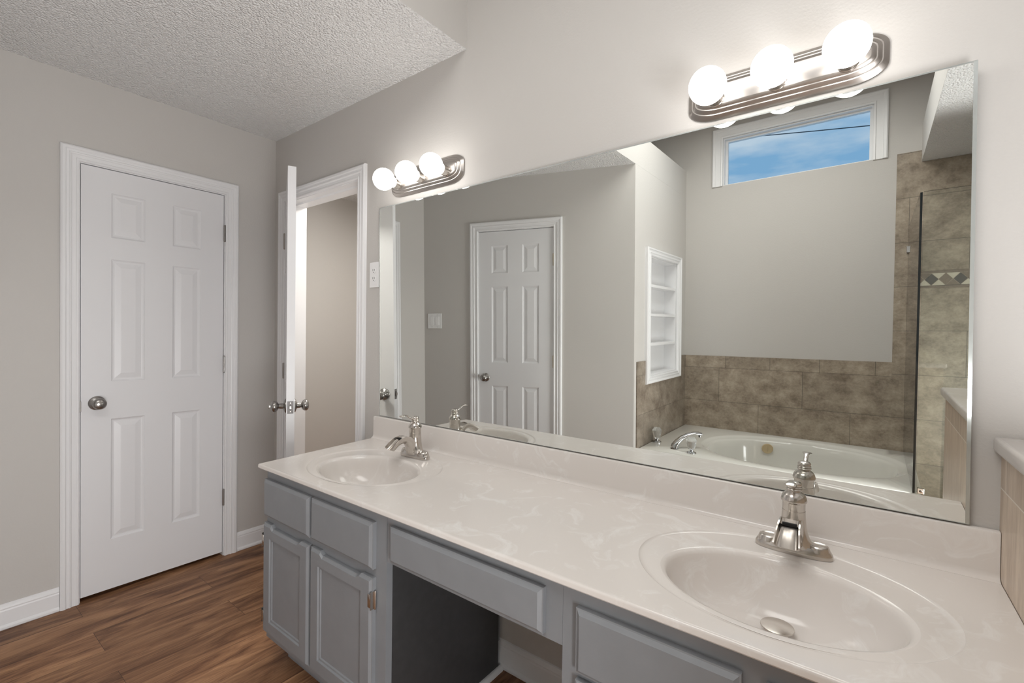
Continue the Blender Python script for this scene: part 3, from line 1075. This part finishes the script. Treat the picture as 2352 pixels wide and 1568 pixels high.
# ------------------------------------------------------------------ sink faucets
def sink_faucet(x, y, label):
    t = empty('sink_faucet', (x, y, ZT - 0.0027), 0, label, 'faucet', 'centerset sink faucets')

    def oval(hx, hy, z, pw=2.0, cxo=0.0, n=48):
        rr = []
        for k_ in range(n):
            a = 2 * PI * k_ / n
            c_, s_ = math.cos(a), math.sin(a)
            rr.append((cxo + hx * math.copysign(abs(c_) ** (2 / pw), c_), hy * math.copysign(abs(s_) ** (2 / pw), s_), z))
        return rr
    b = B()
    b.ring_stack([oval(0.0800, 0.0275, 0.0, 2.5), oval(0.0805, 0.028, 0.006, 2.4), oval(0.0795, 0.0272, 0.010, 2.4), oval(0.0755, 0.0242, 0.0165, 2.4), oval(0.0715, 0.0215, 0.0215, 2.4)])
    for s_ in (-1, 1):
        b.ring_stack([oval(0.0262, 0.0222, 0.014, 2, s_ * 0.0495), oval(0.0235, 0.0200, 0.0225, 2, s_ * 0.0495), oval(0.0215, 0.0180, 0.0265, 2, s_ * 0.0495), oval(0.0195, 0.0165, 0.0275, 2, s_ * 0.0495), oval(0.0185, 0.0155, 0.0268, 2, s_ * 0.0495)])
    b.out('faucet_base', M['nickel'], t, True, 45)
    b = B()
    pr = [(0.056, 0.0265, 0.012), (0.047, 0.0275, 0.0205), (0.039, 0.0275, 0.028), (0.0335, 0.027, 0.037), (0.0295, 0.0265, 0.048), (0.0270, 0.0258, 0.061), (0.0253, 0.0250, 0.078), (0.0240, 0.0240, 0.098), (0.0242, 0.0242, 0.0985)]
    b.ring_stack([oval(hx, hy, z) for hx, hy, z in pr])
    pr2 = [(0.0225, 0.097), (0.0238, 0.099), (0.0238, 0.116), (0.0245, 0.1175), (0.0268, 0.1195), (0.0275, 0.1225), (0.0268, 0.1255), (0.0262, 0.128), (0.0245, 0.133), (0.0205, 0.1385), (0.0165, 0.1415), (0.0145, 0.1435),
           (0.0145, 0.1450), (0.0168, 0.1465), (0.0174, 0.1482), (0.0166, 0.1500), (0.0150, 0.1508), (0.0160, 0.1520), (0.0168, 0.1535), (0.0160, 0.1550), (0.0142, 0.1560)]
    b.lathe(pr2, 40)
    b.out('faucet_body', M['nickel'], t, True, 40)
    # spout: open trough swept forward
    b = B()
    path = [(0.0, 0.034), (-0.009, 0.058), (-0.022, 0.077), (-0.040, 0.0890), (-0.060, 0.0940), (-0.080, 0.0925), (-0.100, 0.0855), (-0.117, 0.0735), (-0.132, 0.0590)]
    wid = [0.0235, 0.0230, 0.0220, 0.0212, 0.0210, 0.0215, 0.0228, 0.0245, 0.0262]
    dep = [0.040, 0.037, 0.034, 0.0315, 0.0290, 0.0265, 0.0240, 0.0210, 0.0180]
    tro = [0.0004, 0.0004, 0.0004, 0.0004, 0.0010, 0.0150, 0.0185, 0.0175, 0.0150]
    rings = []
    for i, (py, pz) in enumerate(path):
        q0, q1 = path[max(i - 1, 0)], path[min(i + 1, len(path) - 1)]
        d = Vector((0, q1[0] - q0[0], q1[1] - q0[1])).normalized()
        nn = Vector((0, -d.z, d.y))
        if nn.z < 0:
            nn = -nn
        ring = []
        w_, dp, tr = wid[i], dep[i], tro[i]
        for k_ in range(13):
            a = PI + PI * k_ / 12
            c_, s_ = math.cos(a), math.sin(a)
            xx_ = w_ * math.copysign(abs(c_) ** 0.62, c_)
            yy_ = -dp * abs(s_) ** 0.62
            ring.append((xx_, yy_))
        th = 0.0032
        for k_ in range(11):
            a = -PI * k_ / 10
            c_, s_ = math.cos(a), math.sin(a)
            ring.append(((w_ - th) * math.copysign(abs(c_) ** 0.5, c_), -tr * abs(s_) ** 0.5 + (0.0 if k_ in (0, 10) else 0)))
        P0 = Vector((0, py, pz))
        rings.append([tuple(P0 + Vector((px, 0, 0)) + nn * pn) for px, pn in ring])
    b.ring_stack(rings)
    sp = b.out('spout', M['nickel'], t, True, 38)
    b = B()
    b.M = Matrix.Translation((0, -0.0745, 0.0895)) @ Matrix.Rotation(R(12), 4, 'X')
    b.box(-0.0145, 0.0145, -0.004, 0.001, -0.0075, 0.0005, 0.0014)
    b.out('spout_slot', M['black'], sp)
    # lever on top
    b = B()
    b.lathe([(0.0140, 0.1555), (0.0158, 0.1575), (0.0160, 0.160), (0.0150, 0.1630), (0.0120, 0.1655), (0.006, 0.1668), (0.0, 0.1670)], 32)
    pth = [(0, -0.006, 0.1580), (0, -0.016, 0.1588), (0, -0.026, 0.1620), (0, -0.036, 0.1680), (0, -0.047, 0.1745), (0, -0.058, 0.1765), (0, -0.070, 0.1755), (0, -0.0760, 0.1735)]
    rad = [(0.0085, 0.0055), (0.0070, 0.0045), (0.0058, 0.0038), (0.0055, 0.0034), (0.0062, 0.0031), (0.0088, 0.0028), (0.0122, 0.0024), (0.0100, 0.0018)]
    b.tube(pth, rad, 18)
    b.out('lever_handle', M['nickel'], t, True, 45)
    return t


sink_faucet(1.432, -0.122, 'brushed nickel waterfall faucet at the sink nearest the doorway')
sink_faucet(2.776, -0.122, 'brushed nickel waterfall faucet at the sink by the half wall')

# ------------------------------------------------------------------ half wall ledge
b = B()
b.box(3.126, XR + 0.145, -1.050, -0.001, 1.0455, 1.078, 0.008, 3)
tag(b.out('half_wall_ledge', M['marble'], None, True, 40), 'cream marble cap on the tiled half wall', 'ledge')

# ------------------------------------------------------------------ recessed shelves
sh = empty('recessed_shelf', (XC, -2.33, nz0), 0, 'white recessed four tier wall shelf at the end of the tub', 'shelf')
TLs = Matrix.Translation((-XC, 2.33, -nz0))
b = B()
b.M = TLs
dp_ = 0.10
b.box(XC - dp_ - 0.008, XC - dp_, ny0 + 0.001, ny1 - 0.001, nz0 + 0.001, nz1 - 0.001)
b.box(XC - dp_, XC - 0.001, ny0 + 0.001, ny0 + 0.013, nz0 + 0.001, nz1 - 0.001)
b.box(XC - dp_, XC - 0.001, ny1 - 0.013, ny1 - 0.001, nz0 + 0.001, nz1 - 0.001)
b.box(XC - dp_, XC - 0.001, ny0 + 0.013, ny1 - 0.013, nz0 + 0.001, nz0 + 0.013)
b.box(XC - dp_, XC - 0.001, ny0 + 0.013, ny1 - 0.013, nz1 - 0.013, nz1 - 0.001)
b.out('shelf_box', M['trim'], sh)
b = B()
b.M = TLs
u0, u1, v0, v1 = ny0 + 0.006, ny1 - 0.006, nz0 + 0.005, nz1 - 0.005
SC = [(0, 0), (0, 0.012), (0.006, 0.020), (0.012, 0.020), (0.015, 0.015), (0.026, 0.016), (0.030, 0.022), (0.038, 0.022), (0.042, 0.017), (0.054, 0.019), (0.059, 0.025), (0.070, 0.026), (0.075, 0.019), (0.076, 0)]
rows_ = []
for w_, t_ in SC:
    rows_.append([b.v(XC + t_, *q) for q in ((u0 - w_, v0 - w_ * 0.75), (u0 - w_, v1 + w_ * 0.8), (u1 + w_, v1 + w_ * 0.8), (u1 + w_, v0 - w_ * 0.75))])
for a, c in zip(rows_, rows_[1:]):
    for i in range(4):
        j = (i + 1) % 4
        b.f([a[i], a[j], c[j], c[i]])
b.out('shelf_frame', M['trim'], sh)
for z_ in (1.620, 1.398, 1.172):
    b = B()
    b.M = TLs
    b.box(XC - dp_, XC - 0.004, ny0 + 0.0135, ny1 - 0.0135, z_ - 0.010, z_ + 0.010, 0.001)
    b.out('shelf_board', M['trim'], sh)

# ------------------------------------------------------------------ bathtub
tub = empty('bathtub', (2.36, -2.35, 0), 0, 'white oval soaking tub set in a deck below the high window', 'bathtub')
TT = Matrix.Translation((-2.36, 2.35, 0))
ZD = 0.434
tx0, tx1, ty0, ty1 = XC + 0.009, 3.138, YB + 0.0095, YT
b = B()
b.M = TT
NT = 96
cx_, cy_ = 2.50, -2.36
outer = rect_ring(tx0, tx1, ty0, ty1, cx_, cy_, NT)


def round_corner(p, r=0.07):
    x, y = p
    if x > tx1 - r:
        for yc_, sg in ((ty0 + r, -1), (ty1 - r, 1)):
            if (y - yc_) * sg > 0:
                d = Vector((x - (tx1 - r), y - yc_))
                if d.length > r:
                    d = d.normalized() * r
                    return [tx1 - r + d.x, yc_ + d.y]
    return [x, y]


outer = [round_corner(p) for p in outer]
el = lambda a, bb, z, dx=0.0: [(cx_ + dx + a * math.copysign(abs(math.cos(2 * PI * k_ / NT)) ** 0.82, math.cos(2 * PI * k_ / NT)), cy_ + bb * math.copysign(abs(math.sin(2 * PI * k_ / NT)) ** 0.9, math.sin(2 * PI * k_ / NT)), z) for k_ in range(NT)]
sc_ = lambda f_, z: [(cx_ + (x - cx_) * f_, cy_ + (y - cy_) * f_, z) for x, y in outer]
rings = [sc_(1.0, 0.405), sc_(1.0, ZD - 0.010), sc_(0.997, ZD - 0.003), sc_(0.990, ZD), el(0.610, 0.435, ZD), el(0.600, 0.425, ZD - 0.003), el(0.590, 0.415, ZD - 0.010), el(0.575, 0.395, ZD - 0.016), el(0.560, 0.380, ZD - 0.020), el(0.552, 0.373, ZD - 0.030),
         el(0.540, 0.362, ZD - 0.08), el(0.525, 0.345, ZD - 0.17), el(0.50, 0.32, ZD - 0.27), el(0.45, 0.27, ZD - 0.345), el(0.36, 0.20, ZD - 0.375), el(0.15, 0.08, ZD - 0.385)]
b.ring_stack(rings, False, True)
b.out('tub_shell', M['tub'], tub, True, 40)
b = B()
b.M = TT
b.box(tx0, tx1 - 0.02, ty1 - 0.045, ty1 - 0.015, 0, 0.404)
b.box(tx1 - 0.05, tx1 - 0.02, ty0 + 0.02, ty1 - 0.045, 0, 0.404)
b.out('tub_apron', M['tub'], tub)
b = B()
b.M = TT @ Matrix.Translation((2.280, -2.684, 0.362)) @ Matrix.Rotation(R(-16), 4, 'Z') @ Matrix.Rotation(R(-10), 4, 'X') @ Matrix.Rotation(PI, 4, 'Z')
b.lathe([(0, 0.0), (0.040, 0.0), (0.040, 0.004), (0.037, 0.007), (0.034, 0.006), (0.006, 0.0075), (0, 0.0075)], 32, axis='y', close=False)
b.box(-0.002, 0.002, -0.010, -0.006, -0.018, 0.018, 0.0008)
tag(b.out('jet_cover', M['jet'], tub, True, 40), 'round bone coloured cap on the inner wall')

tf = empty('tub_faucet', (1.800, -1.975, ZD + 0.0006), 0, 'chrome tub spout with two clear crystal handles on the tub deck', 'faucet')
b = B()
d_ = Vector((0.80, -0.60, 0)).normalized()
pth, rad = [], []
for r_, z_, a_, c_ in ((0.0, 0.0, 0.034, 0.028), (0.0, 0.008, 0.0335, 0.0275), (0.005, 0.022, 0.032, 0.027), (0.022, 0.048, 0.028, 0.022), (0.052, 0.075, 0.024, 0.017), (0.092, 0.096, 0.0225, 0.0135), (0.135, 0.107, 0.022, 0.012), (0.170, 0.107, 0.022, 0.012), (0.188, 0.101, 0.020, 0.012)):
    pth.append(tuple(d_ * r_ + Vector((0, 0, z_))))
    rad.append((a_, c_))
b.tube(pth, rad, 20)
tip = d_ * 0.180
b.lathe([(0, 0.0), (0.010, 0.0), (0.010, 0.020), (0, 0.020)], 16, off=(tip.x, tip.y, 0.080))
b.out('tub_spout', M['chrome'], tf, True, 45)
for hx, hy in ((1.630, -2.082), (1.934, -1.920)):
    b = B()
    ox, oy = hx - 1.800, hy + 1.975
    b.lathe([(0, 0), (0.033, 0), (0.033, 0.003), (0.026, 0.008), (0.012, 0.012), (0.010, 0.030), (0, 0.030)], 28, off=(ox, oy, 0))
    hb = b.out('handle_base', M['chrome'], tf, True, 40)
    b = B()
    b.lathe([(0, 0.026), (0.017, 0.026), (0.024, 0.036), (0.030, 0.060), (0.0365, 0.084), (0.0355, 0.092), (0.026, 0.106), (0.020, 0.110), (0, 0.110)], 10, off=(ox, oy, 0))
    tag(b.out('handle_knob', M['crystal'], hb), 'faceted clear crystal knob')


# ------------------------------------------------------------------ shower glass
def glass_box(b, x0, x1, y0, y1, z0, z1, thin):
    c = [(x0, y0), (x1, y0), (x1, y1), (x0, y1)]
    lo = [b.v(x, y, z0) for x, y in c]
    hi = [b.v(x, y, z1) for x, y in c]
    for i in range(4):
        j = (i + 1) % 4
        edge = (i in (1, 3)) if thin == 'y' else (i in (0, 2))
        b.mi = 1 if edge else 0
        b.f([lo[i], lo[j], hi[j], hi[i]])
    b.mi = 1
    b.f(lo[::-1])
    b.f(hi)


gd = empty('glass_divider', (3.100, -2.35, ZD), 0, 'clear glass panel standing on the tub deck between tub and shower', 'glass panel')
b = B()
b.M = Matrix.Translation((-3.100, 2.35, -ZD))
glass_box(b, 3.094, 3.104, YB + 0.009, YT - 0.004, ZD, 2.000, 'x')
b.out('glass_pane', [M['glass'], M['edge']], gd)
b = B()
b.M = Matrix.Translation((-3.100, 2.35, -ZD))
b.box(3.084, 3.114, YB + 0.009, YB + 0.030, 1.815, 1.860, 0.002)
b.out('wall_clip', M['chrome'], gd)
gf = empty('shower_panel', (3.55, YT + 0.008, 0.05), 0, 'clear glass front panel of the shower beyond the tub', 'glass panel')
b = B()
b.M = Matrix.Translation((-3.55, -(YT + 0.008), -0.05))
glass_box(b, 3.108, 3.995, YT + 0.003, YT + 0.013, 0.05, 2.000, 'y')
b.out('glass_pane', [M['glass'], M['edge']], gf)
b = B()
b.M = Matrix.Translation((-3.55, -(YT + 0.008), -0.05))
b.box(3.112, 3.140, YT - 0.002, YT + 0.018, 0.440, 0.468, 0.002)
b.lathe([(0, 0), (0.007, 0), (0.006, -0.003), (0, -0.004)], 16, off=(3.126, YT + 0.018, 0.454), axis='y')
b.out('glass_clip', M['chrome'], gf)
wall('floor_shower', M['tub'], [(3.142, 3.998, YB + 0.009, YT + 0.03, 0.0, 0.05)], 'white shower base')
